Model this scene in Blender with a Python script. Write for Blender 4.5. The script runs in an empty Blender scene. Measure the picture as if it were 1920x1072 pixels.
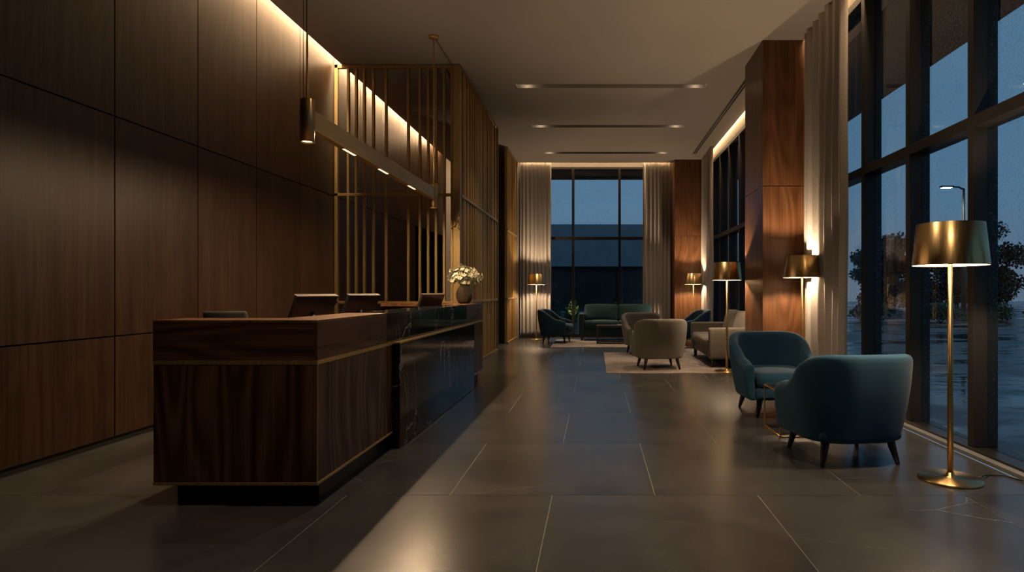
import bpy, bmesh, math, random
from mathutils import Vector, Matrix, noise
random.seed(7)
PI = math.pi
C = bpy.context.scene.collection
sc = bpy.context.scene

# ------------------------------------------------------------------ materials
def new_mat(name):
    m = bpy.data.materials.new(name); m.use_nodes = True
    nt = m.node_tree; nt.nodes.clear()
    out = nt.nodes.new('ShaderNodeOutputMaterial')
    return m, nt, out

def N(nt, t, **kw):
    n = nt.nodes.new(t)
    for k, v in kw.items():
        if k in n.inputs: n.inputs[k].default_value = v
        else: setattr(n, k, v)
    return n

def ramp(nt, stops, src=None, interp='LINEAR'):
    r = nt.nodes.new('ShaderNodeValToRGB'); e = r.color_ramp.elements
    r.color_ramp.interpolation = interp
    while len(e) > 1: e.remove(e[0])
    e[0].position = stops[0][0]; e[0].color = (*stops[0][1], 1)
    for p, c in stops[1:]:
        x = e.new(p); x.color = (*c, 1)
    if src is not None: nt.links.new(src, r.inputs[0])
    return r

def math_n(nt, op, a, b=None):
    n = nt.nodes.new('ShaderNodeMath'); n.operation = op
    for i, v in enumerate((a, b)):
        if v is None: continue
        if isinstance(v, (int, float)): n.inputs[i].default_value = v
        else: nt.links.new(v, n.inputs[i])
    return n.outputs[0]

def simple(name, col, rough=.5, metal=0, noise_scale=None, noise_amt=.15, bump=0, bump_scale=200, sheen=0, spec=.5, coat=0):
    m, nt, out = new_mat(name)
    b = N(nt, 'ShaderNodeBsdfPrincipled', Roughness=rough, Metallic=metal)
    b.inputs['Base Color'].default_value = (*col, 1)
    b.inputs['Specular IOR Level'].default_value = spec
    if sheen:
        b.inputs['Sheen Weight'].default_value = sheen; b.inputs['Sheen Roughness'].default_value = .5
    if coat:
        b.inputs['Coat Weight'].default_value = coat; b.inputs['Coat Roughness'].default_value = .1
    tc = N(nt, 'ShaderNodeTexCoord')
    if noise_scale:
        n = N(nt, 'ShaderNodeTexNoise', Scale=noise_scale, Detail=4.0)
        nt.links.new(tc.outputs['Object'], n.inputs['Vector'])
        lo = tuple(c * (1 - noise_amt) for c in col); hi = tuple(min(1, c * (1 + noise_amt)) for c in col)
        r = ramp(nt, [(.3, lo), (.7, hi)], n.outputs['Fac'])
        nt.links.new(r.outputs[0], b.inputs['Base Color'])
    if bump:
        n2 = N(nt, 'ShaderNodeTexNoise', Scale=bump_scale, Detail=2.0)
        nt.links.new(tc.outputs['Object'], n2.inputs['Vector'])
        bp = N(nt, 'ShaderNodeBump', Strength=bump, Distance=.002)
        nt.links.new(n2.outputs['Fac'], bp.inputs['Height']); nt.links.new(bp.outputs[0], b.inputs['Normal'])
    nt.links.new(b.outputs[0], out.inputs[0])
    return m

def brass(name, col, rough, stretch=(1, 1, .02), amt=.25, aniso=0):
    """brushed metal: fine noise stretched along one axis drives roughness and a little colour"""
    m, nt, out = new_mat(name)
    b = N(nt, 'ShaderNodeBsdfPrincipled', Metallic=1.0, Roughness=rough)
    if aniso:
        b.inputs['Anisotropic'].default_value = aniso; b.inputs['Anisotropic Rotation'].default_value = .25
        tg = N(nt, 'ShaderNodeTangent', direction_type='RADIAL', axis='Z'); nt.links.new(tg.outputs[0], b.inputs['Tangent'])
    tc = N(nt, 'ShaderNodeTexCoord'); mp = N(nt, 'ShaderNodeMapping')
    mp.inputs['Scale'].default_value = tuple(s * 160 for s in stretch)
    nt.links.new(tc.outputs['Object'], mp.inputs[0])
    n = N(nt, 'ShaderNodeTexNoise', Scale=1.0, Detail=3.0); nt.links.new(mp.outputs[0], n.inputs['Vector'])
    r = ramp(nt, [(.25, tuple(c * (1 - amt) for c in col)), (.75, tuple(min(1, c * (1 + amt)) for c in col))], n.outputs['Fac'])
    nt.links.new(r.outputs[0], b.inputs['Base Color'])
    rr = math_n(nt, 'MULTIPLY_ADD', n.outputs['Fac'], .2); rr.node.inputs[2].default_value = rough - .1
    nt.links.new(rr, b.inputs['Roughness'])
    nt.links.new(b.outputs[0], out.inputs[0])
    return m

def wood(name, dark, mid, light, axis='Z', rough=.38, cath=1.0, island=True, seed=0.0, spec=.30):
    """walnut veneer: contour lines of a stretched noise (cathedral figure) + fine streaks along the grain axis"""
    m, nt, out = new_mat(name)
    b = N(nt, 'ShaderNodeBsdfPrincipled')
    b.inputs['Specular IOR Level'].default_value = spec
    tc = N(nt, 'ShaderNodeTexCoord')
    add = N(nt, 'ShaderNodeVectorMath', operation='ADD')
    nt.links.new(tc.outputs['Object'], add.inputs[0])
    g = N(nt, 'ShaderNodeNewGeometry')
    if island:
        s = N(nt, 'ShaderNodeVectorMath', operation='SCALE'); s.inputs[0].default_value = (37.0, 53.0, 29.0)
        nt.links.new(g.outputs['Random Per Island'], s.inputs['Scale'])
        nt.links.new(s.outputs[0], add.inputs[1])
    else: add.inputs[1].default_value = (seed, seed * 2, seed * 3)
    def mapped(long, cross):
        mp = N(nt, 'ShaderNodeMapping')
        v = {'X': (long, cross, cross), 'Y': (cross, long, cross), 'Z': (cross, cross, long)}[axis]
        mp.inputs['Scale'].default_value = v
        nt.links.new(add.outputs[0], mp.inputs[0]); return mp.outputs[0]
    n1 = N(nt, 'ShaderNodeTexNoise', Scale=1.0, Detail=1.5, Roughness=.4); nt.links.new(mapped(.42, 2.6), n1.inputs['Vector'])
    r1 = math_n(nt, 'MULTIPLY', n1.outputs['Fac'], 26.0)
    r1 = math_n(nt, 'PINGPONG', r1, 1.0)
    n2 = N(nt, 'ShaderNodeTexNoise', Scale=1.0, Detail=5.0, Roughness=.65); nt.links.new(mapped(1.1, 55), n2.inputs['Vector'])
    n3 = N(nt, 'ShaderNodeTexNoise', Scale=1.0, Detail=2.0); nt.links.new(mapped(.35, 9), n3.inputs['Vector'])
    a = math_n(nt, 'MULTIPLY', r1, .32 * cath)
    c = math_n(nt, 'MULTIPLY', n2.outputs['Fac'], .75)
    d = math_n(nt, 'MULTIPLY', n3.outputs['Fac'], .45)
    t = math_n(nt, 'ADD', math_n(nt, 'ADD', a, c), d)
    t = math_n(nt, 'SUBTRACT', t, .10 + .16 * cath)
    r = ramp(nt, [(.12, dark), (.45, mid), (.85, light)], t)
    if island:
        hv = N(nt, 'ShaderNodeHueSaturation')
        v = math_n(nt, 'MULTIPLY_ADD', g.outputs['Random Per Island'], .25); v.node.inputs[2].default_value = .88
        nt.links.new(v, hv.inputs['Value']); nt.links.new(r.outputs[0], hv.inputs['Color'])
        nt.links.new(hv.outputs[0], b.inputs['Base Color'])
    else: nt.links.new(r.outputs[0], b.inputs['Base Color'])
    rr = math_n(nt, 'MULTIPLY_ADD', n2.outputs['Fac'], .2); rr.node.inputs[2].default_value = rough - .1
    nt.links.new(rr, b.inputs['Roughness'])
    bp = N(nt, 'ShaderNodeBump', Strength=.12, Distance=.001)
    nt.links.new(n2.outputs['Fac'], bp.inputs['Height']); nt.links.new(bp.outputs[0], b.inputs['Normal'])
    nt.links.new(b.outputs[0], out.inputs[0])
    return m

def marble():
    m, nt, out = new_mat('black_marble')
    b = N(nt, 'ShaderNodeBsdfPrincipled', Roughness=.09)
    tc = N(nt, 'ShaderNodeTexCoord')
    nd = N(nt, 'ShaderNodeTexNoise', Scale=2.3, Detail=6.0, Roughness=.6); nt.links.new(tc.outputs['Object'], nd.inputs['Vector'])
    sub = N(nt, 'ShaderNodeVectorMath', operation='SUBTRACT'); nt.links.new(nd.outputs['Color'], sub.inputs[0]); sub.inputs[1].default_value = (.5, .5, .5)
    scl = N(nt, 'ShaderNodeVectorMath', operation='SCALE'); nt.links.new(sub.outputs[0], scl.inputs[0]); scl.inputs['Scale'].default_value = .55
    ad = N(nt, 'ShaderNodeVectorMath', operation='ADD'); nt.links.new(tc.outputs['Object'], ad.inputs[0]); nt.links.new(scl.outputs[0], ad.inputs[1])
    mp = N(nt, 'ShaderNodeMapping'); mp.inputs['Scale'].default_value = (1, 2.9, .75); mp.inputs['Rotation'].default_value = (.35, 0, .2)
    nt.links.new(ad.outputs[0], mp.inputs[0])
    vo = N(nt, 'ShaderNodeTexVoronoi', feature='DISTANCE_TO_EDGE', Scale=1.35); nt.links.new(mp.outputs[0], vo.inputs['Vector'])
    v1 = ramp(nt, [(0, (.9, .9, .9)), (.006, (.45, .45, .45)), (.016, (0, 0, 0))], vo.outputs['Distance'])
    vo2 = N(nt, 'ShaderNodeTexVoronoi', feature='DISTANCE_TO_EDGE', Scale=4.2); nt.links.new(mp.outputs[0], vo2.inputs['Vector'])
    v2 = ramp(nt, [(0, (.35, .35, .35)), (.008, (0, 0, 0))], vo2.outputs['Distance'])
    nm = N(nt, 'ShaderNodeTexNoise', Scale=2.6, Detail=3.0); nt.links.new(tc.outputs['Object'], nm.inputs['Vector'])
    k = ramp(nt, [(.42, (0, 0, 0)), (.60, (1, 1, 1))], nm.outputs['Fac'])
    vv = math_n(nt, 'MULTIPLY', math_n(nt, 'ADD', v1.outputs[0], v2.outputs[0]), k.outputs[0])
    cl = ramp(nt, [(0, (.006, .0065, .008)), (1, (.55, .49, .40))], vv)
    nt.links.new(cl.outputs[0], b.inputs['Base Color'])
    nt.links.new(b.outputs[0], out.inputs[0]); return m

def slate():
    m, nt, out = new_mat('slate_tile')
    b = N(nt, 'ShaderNodeBsdfPrincipled'); b.inputs['Specular IOR Level'].default_value = .6
    tc = N(nt, 'ShaderNodeTexCoord'); g = N(nt, 'ShaderNodeNewGeometry')
    s = N(nt, 'ShaderNodeVectorMath', operation='SCALE'); s.inputs[0].default_value = (31.0, 47.0, 5.0)
    nt.links.new(g.outputs['Random Per Island'], s.inputs['Scale'])
    ad = N(nt, 'ShaderNodeVectorMath', operation='ADD'); nt.links.new(tc.outputs['Object'], ad.inputs[0]); nt.links.new(s.outputs[0], ad.inputs[1])
    n1 = N(nt, 'ShaderNodeTexNoise', Scale=1.6, Detail=8.0, Roughness=.62, Distortion=.6); nt.links.new(ad.outputs[0], n1.inputs['Vector'])
    n2 = N(nt, 'ShaderNodeTexNoise', Scale=130.0, Detail=3.0); nt.links.new(ad.outputs[0], n2.inputs['Vector'])
    c = ramp(nt, [(.32, (.032, .032, .032)), (.68, (.062, .0605, .059))], n1.outputs['Fac'])
    # thin pale veins
    mp = N(nt, 'ShaderNodeMapping'); mp.inputs['Scale'].default_value = (.35, 1.1, 1); mp.inputs['Rotation'].default_value = (0, 0, -.25)
    sb = N(nt, 'ShaderNodeVectorMath', operation='SCALE'); nt.links.new(n1.outputs['Color'], sb.inputs[0]); sb.inputs['Scale'].default_value = .12
    a2 = N(nt, 'ShaderNodeVectorMath', operation='ADD'); nt.links.new(ad.outputs[0], a2.inputs[0]); nt.links.new(sb.outputs[0], a2.inputs[1])
    nt.links.new(a2.outputs[0], mp.inputs[0])
    vo = N(nt, 'ShaderNodeTexVoronoi', feature='DISTANCE_TO_EDGE', Scale=1.3); nt.links.new(mp.outputs[0], vo.inputs['Vector'])
    v = ramp(nt, [(0, (1, 1, 1)), (.0035, (0, 0, 0))], vo.outputs['Distance'])
    nm = N(nt, 'ShaderNodeTexNoise', Scale=1.1, Detail=1.0); nt.links.new(ad.outputs[0], nm.inputs['Vector'])
    k = ramp(nt, [(.5, (0, 0, 0)), (.66, (.8, .8, .8))], nm.outputs['Fac'])
    vv = math_n(nt, 'MULTIPLY', v.outputs[0], k.outputs[0])
    mx = N(nt, 'ShaderNodeMixRGB'); nt.links.new(vv, mx.inputs[0]); nt.links.new(c.outputs[0], mx.inputs[1]); mx.inputs[2].default_value = (.16, .155, .15, 1)
    nt.links.new(mx.outputs[0], b.inputs['Base Color'])
    rr = math_n(nt, 'MULTIPLY_ADD', n1.outputs['Fac'], .10); rr.node.inputs[2].default_value = .20
    nt.links.new(rr, b.inputs['Roughness'])
    bp = N(nt, 'ShaderNodeBump', Strength=.35, Distance=.002)
    h = math_n(nt, 'ADD', math_n(nt, 'MULTIPLY', n2.outputs['Fac'], .35), math_n(nt, 'MULTIPLY', n1.outputs['Fac'], .6))
    nt.links.new(h, bp.inputs['Height']); nt.links.new(bp.outputs[0], b.inputs['Normal'])
    nt.links.new(b.outputs[0], out.inputs[0]); return m

def rain_glass():
    m, nt, out = new_mat('rain_spotted_glass')
    fr = N(nt, 'ShaderNodeFresnel', IOR=1.45)
    tr = N(nt, 'ShaderNodeBsdfTransparent'); tr.inputs[0].default_value = (.86, .92, .95, 1)
    gl = N(nt, 'ShaderNodeBsdfGlossy', Roughness=.012); gl.inputs[0].default_value = (.95, .97, 1, 1)
    mx = N(nt, 'ShaderNodeMixShader')
    gg = N(nt, 'ShaderNodeNewGeometry')
    f2 = math_n(nt, 'MULTIPLY', math_n(nt, 'MULTIPLY', fr.outputs[0], 1.7), math_n(nt, 'SUBTRACT', 1.0, gg.outputs['Backfacing']))
    nt.links.new(f2, mx.inputs[0]); nt.links.new(tr.outputs[0], mx.inputs[1]); nt.links.new(gl.outputs[0], mx.inputs[2])
    tc = N(nt, 'ShaderNodeTexCoord'); mp = N(nt, 'ShaderNodeMapping'); mp.inputs['Scale'].default_value = (1, 1, .72)
    nt.links.new(tc.outputs['Object'], mp.inputs[0])
    vo = N(nt, 'ShaderNodeTexVoronoi', Scale=75.0); nt.links.new(mp.outputs[0], vo.inputs['Vector'])
    sep = N(nt, 'ShaderNodeSeparateColor'); nt.links.new(vo.outputs['Color'], sep.inputs[0])
    thr = math_n(nt, 'MULTIPLY', sep.outputs[0], .52)
    drop = math_n(nt, 'LESS_THAN', vo.outputs['Distance'], thr)
    nz = N(nt, 'ShaderNodeTexNoise', Scale=1.6, Detail=3.0); nt.links.new(tc.outputs['Object'], nz.inputs['Vector'])
    dens = ramp(nt, [(.38, (.25, .25, .25)), (.66, (1, 1, 1))], nz.outputs['Fac'])
    gate = math_n(nt, 'LESS_THAN', sep.outputs[1], math_n(nt, 'MULTIPLY', dens.outputs[0], .55))
    # running trails
    mp2 = N(nt, 'ShaderNodeMapping'); mp2.inputs['Scale'].default_value = (26, 26, .5); nt.links.new(tc.outputs['Object'], mp2.inputs[0])
    n3 = N(nt, 'ShaderNodeTexNoise', Scale=1.0, Detail=3.0); nt.links.new(mp2.outputs[0], n3.inputs['Vector'])
    tr2 = ramp(nt, [(.60, (0, 0, 0)), (.72, (.5, .5, .5))], n3.outputs['Fac'])
    fac = math_n(nt, 'MULTIPLY', math_n(nt, 'MULTIPLY', drop, gate), .28)
    fac = math_n(nt, 'ADD', fac, math_n(nt, 'MULTIPLY', tr2.outputs[0], .05))
    df = N(nt, 'ShaderNodeBsdfTranslucent'); df.inputs[0].default_value = (.55, .6, .63, 1)
    m2 = N(nt, 'ShaderNodeMixShader'); nt.links.new(fac, m2.inputs[0]); nt.links.new(mx.outputs[0], m2.inputs[1]); nt.links.new(df.outputs[0], m2.inputs[2])
    nt.links.new(m2.outputs[0], out.inputs[0]); return m

def curtain_mat():
    m, nt, out = new_mat('linen_curtain')
    b = N(nt, 'ShaderNodeBsdfDiffuse'); t = N(nt, 'ShaderNodeBsdfTranslucent')
    tc = N(nt, 'ShaderNodeTexCoord'); mp = N(nt, 'ShaderNodeMapping'); mp.inputs['Scale'].default_value = (160, 160, 30)
    nt.links.new(tc.outputs['Object'], mp.inputs[0])
    n = N(nt, 'ShaderNodeTexNoise', Scale=1.0, Detail=2.0); nt.links.new(mp.outputs[0], n.inputs['Vector'])
    r = ramp(nt, [(.3, (.50, .46, .42)), (.7, (.62, .57, .52))], n.outputs['Fac'])
    nt.links.new(r.outputs[0], b.inputs[0]); nt.links.new(r.outputs[0], t.inputs[0])
    mx = N(nt, 'ShaderNodeMixShader', Fac=.30)
    nt.links.new(b.outputs[0], mx.inputs[1]); nt.links.new(t.outputs[0], mx.inputs[2])
    nt.links.new(mx.outputs[0], out.inputs[0]); return m

def emit(name, col, s):
    m, nt, out = new_mat(name)
    e = N(nt, 'ShaderNodeEmission', Strength=s); e.inputs[0].default_value = (*col, 1)
    nt.links.new(e.outputs[0], out.inputs[0]); return m

def asphalt():
    m, nt, out = new_mat('wet_asphalt')
    b = N(nt, 'ShaderNodeBsdfPrincipled')
    tc = N(nt, 'ShaderNodeTexCoord')
    n = N(nt, 'ShaderNodeTexNoise', Scale=.55, Detail=7.0, Roughness=.65); 
    mp = N(nt, 'ShaderNodeMapping'); mp.inputs['Scale'].default_value = (.6, 1.6, 1); nt.links.new(tc.outputs['Object'], mp.inputs[0])
    nt.links.new(mp.outputs[0], n.inputs['Vector'])
    c = ramp(nt, [(.4, (.012, .014, .017)), (.6, (.035, .038, .042))], n.outputs['Fac'])
    r = ramp(nt, [(.42, (.06, .06, .06)), (.56, (.42, .42, .42))], n.outputs['Fac'])
    nt.links.new(c.outputs[0], b.inputs['Base Color']); nt.links.new(r.outputs[0], b.inputs['Roughness'])
    n2 = N(nt, 'ShaderNodeTexNoise', Scale=3.0, Detail=5.0); nt.links.new(mp.outputs[0], n2.inputs['Vector'])
    bp = N(nt, 'ShaderNodeBump', Strength=.35, Distance=.02); nt.links.new(n2.outputs['Fac'], bp.inputs['Height']); nt.links.new(bp.outputs[0], b.inputs['Normal'])
    nt.links.new(b.outputs[0], out.inputs[0]); return m

def fabric(name, col, var=.12):
    m, nt, out = new_mat(name)
    b = N(nt, 'ShaderNodeBsdfPrincipled', Roughness=.92); b.inputs['Specular IOR Level'].default_value = .2
    b.inputs['Sheen Weight'].default_value = .08; b.inputs['Sheen Roughness'].default_value = .45
    tc = N(nt, 'ShaderNodeTexCoord')
    n = N(nt, 'ShaderNodeTexNoise', Scale=320.0, Detail=2.0); nt.links.new(tc.outputs['Object'], n.inputs['Vector'])
    n2 = N(nt, 'ShaderNodeTexNoise', Scale=5.0, Detail=3.0); nt.links.new(tc.outputs['Object'], n2.inputs['Vector'])
    s = math_n(nt, 'ADD', math_n(nt, 'MULTIPLY', n.outputs['Fac'], .6), math_n(nt, 'MULTIPLY', n2.outputs['Fac'], .4))
    r = ramp(nt, [(.35, tuple(c * (1 - var) for c in col)), (.65, tuple(c * (1 + var) for c in col))], s)
    nt.links.new(r.outputs[0], b.inputs['Base Color'])
    bp = N(nt, 'ShaderNodeBump', Strength=.3, Distance=.001); nt.links.new(n.outputs['Fac'], bp.inputs['Height']); nt.links.new(bp.outputs[0], b.inputs['Normal'])
    nt.links.new(b.outputs[0], out.inputs[0]); return m

def rug_mat():
    m, nt, out = new_mat('rug_pile')
    b = N(nt, 'ShaderNodeBsdfPrincipled', Roughness=.95); b.inputs['Specular IOR Level'].default_value = .15
    tc = N(nt, 'ShaderNodeTexCoord')
    n = N(nt, 'ShaderNodeTexNoise', Scale=2.4, Detail=7.0, Roughness=.7, Distortion=.8); nt.links.new(tc.outputs['Object'], n.inputs['Vector'])
    r = ramp(nt, [(.35, (.15, .125, .112)), (.62, (.27, .235, .21))], n.outputs['Fac'])
    nt.links.new(r.outputs[0], b.inputs['Base Color'])
    n2 = N(nt, 'ShaderNodeTexNoise', Scale=260.0, Detail=2.0); nt.links.new(tc.outputs['Object'], n2.inputs['Vector'])
    bp = N(nt, 'ShaderNodeBump', Strength=.5, Distance=.003); nt.links.new(n2.outputs['Fac'], bp.inputs['Height']); nt.links.new(bp.outputs[0], b.inputs['Normal'])
    nt.links.new(b.outputs[0], out.inputs[0]); return m

WD, WM, WL = (.0155, .0074, .0040), (.041, .0208, .011), (.088, .047, .026)
M = {
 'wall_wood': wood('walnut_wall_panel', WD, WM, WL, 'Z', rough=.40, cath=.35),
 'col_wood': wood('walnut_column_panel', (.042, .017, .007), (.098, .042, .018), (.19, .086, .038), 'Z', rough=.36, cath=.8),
 'desk_wood': wood('walnut_desk_panel', (.016, .006, .0025), (.062, .026, .011), (.15, .068, .030), 'Z', rough=.30, cath=1.5),
 'desk_band_x': wood('walnut_desk_band_x', (.022, .009, .0035), (.078, .033, .0145), (.165, .076, .035), 'X', rough=.30, cath=1.1),
 'desk_band': wood('walnut_desk_band', (.022, .009, .0035), (.078, .033, .0145), (.165, .076, .035), 'Y', rough=.30, cath=1.1),
 'desk_top': wood('walnut_counter_top', (.06, .025, .011), (.14, .062, .028), (.24, .115, .055), 'Y', rough=.30, cath=.9),
 'dark_wood': simple('dark_stained_wood', (.018, .011, .008), .4, noise_scale=30),
 'table_wood': simple('dark_walnut_table', (.035, .022, .016), .35, noise_scale=20),
 'black': simple('shadow_gap_black', (.004, .004, .004), .7),
 'plinth': simple('black_plinth', (.008, .007, .006), .45),
 'marble': marble(), 'slate': slate(),
 'grout': simple('pale_grout', (.26, .25, .235), .7),
 'ceiling': simple('ceiling_paint', (.31, .285, .26), .85, noise_scale=.7, noise_amt=.03),
 'plaster': simple('grey_plaster', (.17, .155, .145), .8, noise_scale=2, noise_amt=.06),
 'white_soffit': simple('cove_paint', (.62, .55, .45), .8),
 'channel': simple('channel_paint', (.24, .215, .19), .7),
 'brass': brass('brushed_brass', (.52, .36, .16), .34, stretch=(1, 1, .01), amt=.12, aniso=.8),
 'brass_trim': brass('brass_trim', (.66, .45, .19), .50),
 'bronze': brass('bronze_slat', (.62, .44, .18), .52),
 'bronze_lt': brass('bronze_post', (.46, .33, .145), .48),
 'pend': brass('pendant_metal', (.52, .40, .22), .50, stretch=(1, .02, 1)),
 'frame': simple('window_frame_metal', (.030, .027, .024), .38, metal=.5),
 'sill': simple('sill_metal', (.16, .16, .16), .5),
 'glass': rain_glass(), 'curtain': curtain_mat(),
 'blue': fabric('petrol_blue_fabric', (.017, .062, .110)),
 'dblue': fabric('dark_blue_fabric', (.013, .036, .066)),
 'beige': fabric('taupe_beige_fabric', (.130, .118, .099)),
 'green': fabric('teal_green_fabric', (.022, .054, .060)),
 'rug': rug_mat(),
 'leg': simple('dark_wood_leg', (.014, .009, .007), .35),
 'shade_in': simple('shade_lining', (.75, .66, .50), .6),
 'bulb': emit('lamp_bulb_glow', (1, .72, .40), 40),
 'led': emit('warm_led', (1, .66, .33), 14),
 'led_lo': emit('warm_led_bar', (1, .66, .33), 3.5),
 'screen_blk': simple('monitor_back_plastic', (.030, .030, .032), .28),
 'screen_edge': simple('monitor_bezel', (.16, .145, .13), .3, metal=.6),
 'chair_mesh': fabric('charcoal_mesh', (.045, .046, .042)),
 'smoke': None,
 'petal': simple('cream_petal', (.78, .72, .55), .6),
 'stamen': simple('yellow_stamen', (.55, .42, .08), .6),
 'leafg': simple('fresh_leaf', (.10, .16, .035), .5, noise_scale=20),
 'stem': simple('green_stem', (.06, .09, .03), .6),
 'foliage': simple('dark_foliage', (.018, .030, .014), .7, noise_scale=1.5, noise_amt=.4),
 'shrubg': simple('shrub_foliage', (.05, .085, .022), .6, noise_scale=4, noise_amt=.4),
 'bark': simple('tree_bark', (.03, .022, .017), .9, noise_scale=8),
 'asphalt': asphalt(),
 'grass': simple('dusk_lawn', (.012, .028, .012), .9, noise_scale=6, noise_amt=.4, bump=.8, bump_scale=60),
 'concrete': simple('facade_panel', (.26, .29, .31), .7, noise_scale=1.2, noise_amt=.1),
 'facade_dark': simple('facade_dark_glazing', (.006, .008, .010), .25),
 'canopy': simple('canopy_metal', (.035, .032, .030), .6, noise_scale=1),
 'pole': simple('painted_pole', (.02, .02, .021), .5),
 'streetled': emit('street_lamp_glow', (1, .93, .75), 30),
 'rubber': simple('black_cable', (.01, .01, .01), .5),
 'paper': simple('book_paper', (.55, .52, .48), .7),
 'stone_top': simple('smoked_table_top', (.015, .016, .018), .12),
}
def smoked():
    m, nt, out = new_mat('smoked_bronze_glass')
    b = N(nt, 'ShaderNodeBsdfPrincipled', Roughness=.06)
    b.inputs['Base Color'].default_value = (.32, .24, .15, 1); b.inputs['Transmission Weight'].default_value = .75; b.inputs['IOR'].default_value = 1.35
    nt.links.new(b.outputs[0], out.inputs[0]); return m
M['smoke'] = smoked()

# ------------------------------------------------------------------ mesh builder
class MB:
    def __init__(s): s.bm = bmesh.new(); s.mi = 0
    def mat(s, i): s.mi = i; return s
    def box(s, x0, x1, y0, y1, z0, z1):
        v = [s.bm.verts.new(p) for p in ((x0,y0,z0),(x1,y0,z0),(x1,y1,z0),(x0,y1,z0),(x0,y0,z1),(x1,y0,z1),(x1,y1,z1),(x0,y1,z1))]
        for f in ((0,3,2,1),(4,5,6,7),(0,1,5,4),(1,2,6,5),(2,3,7,6),(3,0,4,7)):
            s.bm.faces.new([v[i] for i in f]).material_index = s.mi
        return s
    def tube(s, pts, rads, n=16, caps=True, smooth=True):
        pts = [Vector(p) for p in pts]
        if not hasattr(rads, '__len__'): rads = [rads] * len(pts)
        rings = []; up = None
        for i, p in enumerate(pts):
            d = (pts[min(i+1, len(pts)-1)] - pts[max(i-1, 0)]).normalized()
            if up is None:
                up = Vector((1,0,0)) if abs(d.x) < .9 else Vector((0,1,0))
            a = (up - d * up.dot(d)).normalized(); b = d.cross(a); up = a
            rings.append([s.bm.verts.new(p + (a*math.cos(2*PI*k/n) + b*math.sin(2*PI*k/n)) * rads[i]) for k in range(n)])
        for r0, r1 in zip(rings, rings[1:]):
            for k in range(n):
                f = s.bm.faces.new((r0[k], r0[(k+1)%n], r1[(k+1)%n], r1[k])); f.smooth = smooth; f.material_index = s.mi
        if caps:
            s.bm.faces.new(rings[0][::-1]).material_index = s.mi
            s.bm.faces.new(rings[-1]).material_index = s.mi
        return s
    def lathe(s, prof, c=(0,0,0), n=48, smooth=True, close=False, mats=None):
        """prof: list of (r,z)"""
        rings = []
        for r, z in prof:
            if r < 1e-6: rings.append([s.bm.verts.new((c[0], c[1], c[2]+z))])
            else: rings.append([s.bm.verts.new((c[0]+r*math.cos(2*PI*k/n), c[1]+r*math.sin(2*PI*k/n), c[2]+z)) for k in range(n)])
        seq = list(zip(rings, rings[1:]))
        if close: seq.append((rings[-1], rings[0]))
        for j, (a, b) in enumerate(seq):
            for k in range(n):
                k2 = (k+1) % n
                if len(a) == 1 and len(b) == 1: continue
                if len(a) == 1: vs = (a[0], b[k2], b[k])
                elif len(b) == 1: vs = (a[k], a[k2], b[0])
                else: vs = (a[k], a[k2], b[k2], b[k])
                f = s.bm.faces.new(vs); f.smooth = smooth; f.material_index = mats[j] if mats else s.mi
        return s
    def soft(s, cx, cy, cz, sx, sy, sz, r=.04, bulge=(0,0,0), n=10, M4=None):
        """rounded, slightly pillowed box with centre c and full sizes s"""
        h = Vector((sx/2, sy/2, sz/2)); r = min(r, *h)
        inner = Vector((h.x-r, h.y-r, h.z-r))
        def coords(hh):
            # dense near the ends
            u = [-hh, -hh+r*.3, -hh+r*.65, -hh+r]
            m = n
            for i in range(1, m): u.append(-hh+r + (2*(hh-r))*i/m)
            u += [hh-r, hh-r*.65, hh-r*.3, hh]; return u
        U = [coords(h.x), coords(h.y), coords(h.z)]
        cache = {}
        def vert(i, j, k):
            key = (i, j, k)
            if key in cache: return cache[key]
            p = Vector((U[0][i], U[1][j], U[2][k]))
            q = Vector(tuple(max(-inner[a], min(inner[a], p[a])) for a in range(3)))
            d = p - q
            if d.length > 1e-9: p = q + d.normalized() * r
            t = [p.x/h.x, p.y/h.y, p.z/h.z]
            w = [(1-t[0]**2), (1-t[1]**2), (1-t[2]**2)]
            b = Vector((bulge[0]*t[0]*w[1]*w[2], bulge[1]*t[1]*w[0]*w[2], bulge[2]*t[2]*w[0]*w[1]))
            p = p + b
            if M4 is not None: p = M4 @ p
            cache[key] = s.bm.verts.new((p.x+cx, p.y+cy, p.z+cz)); return cache[key]
        nx, ny, nz = (len(u)-1 for u in U)
        def q(a, b, c, d):
            f = s.bm.faces.new((a, b, c, d)); f.smooth = True; f.material_index = s.mi
        for i in range(nx):
            for j in range(ny):
                q(vert(i,j,0), vert(i,j+1,0), vert(i+1,j+1,0), vert(i+1,j,0))
                q(vert(i,j,nz), vert(i+1,j,nz), vert(i+1,j+1,nz), vert(i,j+1,nz))
        for i in range(nx):
            for k in range(nz):
                q(vert(i,0,k), vert(i+1,0,k), vert(i+1,0,k+1), vert(i,0,k+1))
                q(vert(i,ny,k), vert(i,ny,k+1), vert(i+1,ny,k+1), vert(i+1,ny,k))
        for j in range(ny):
            for k in range(nz):
                q(vert(0,j,k), vert(0,j,k+1), vert(0,j+1,k+1), vert(0,j+1,k))
                q(vert(nx,j,k), vert(nx,j+1,k), vert(nx,j+1,k+1), vert(nx,j,k+1))
        return s
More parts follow.
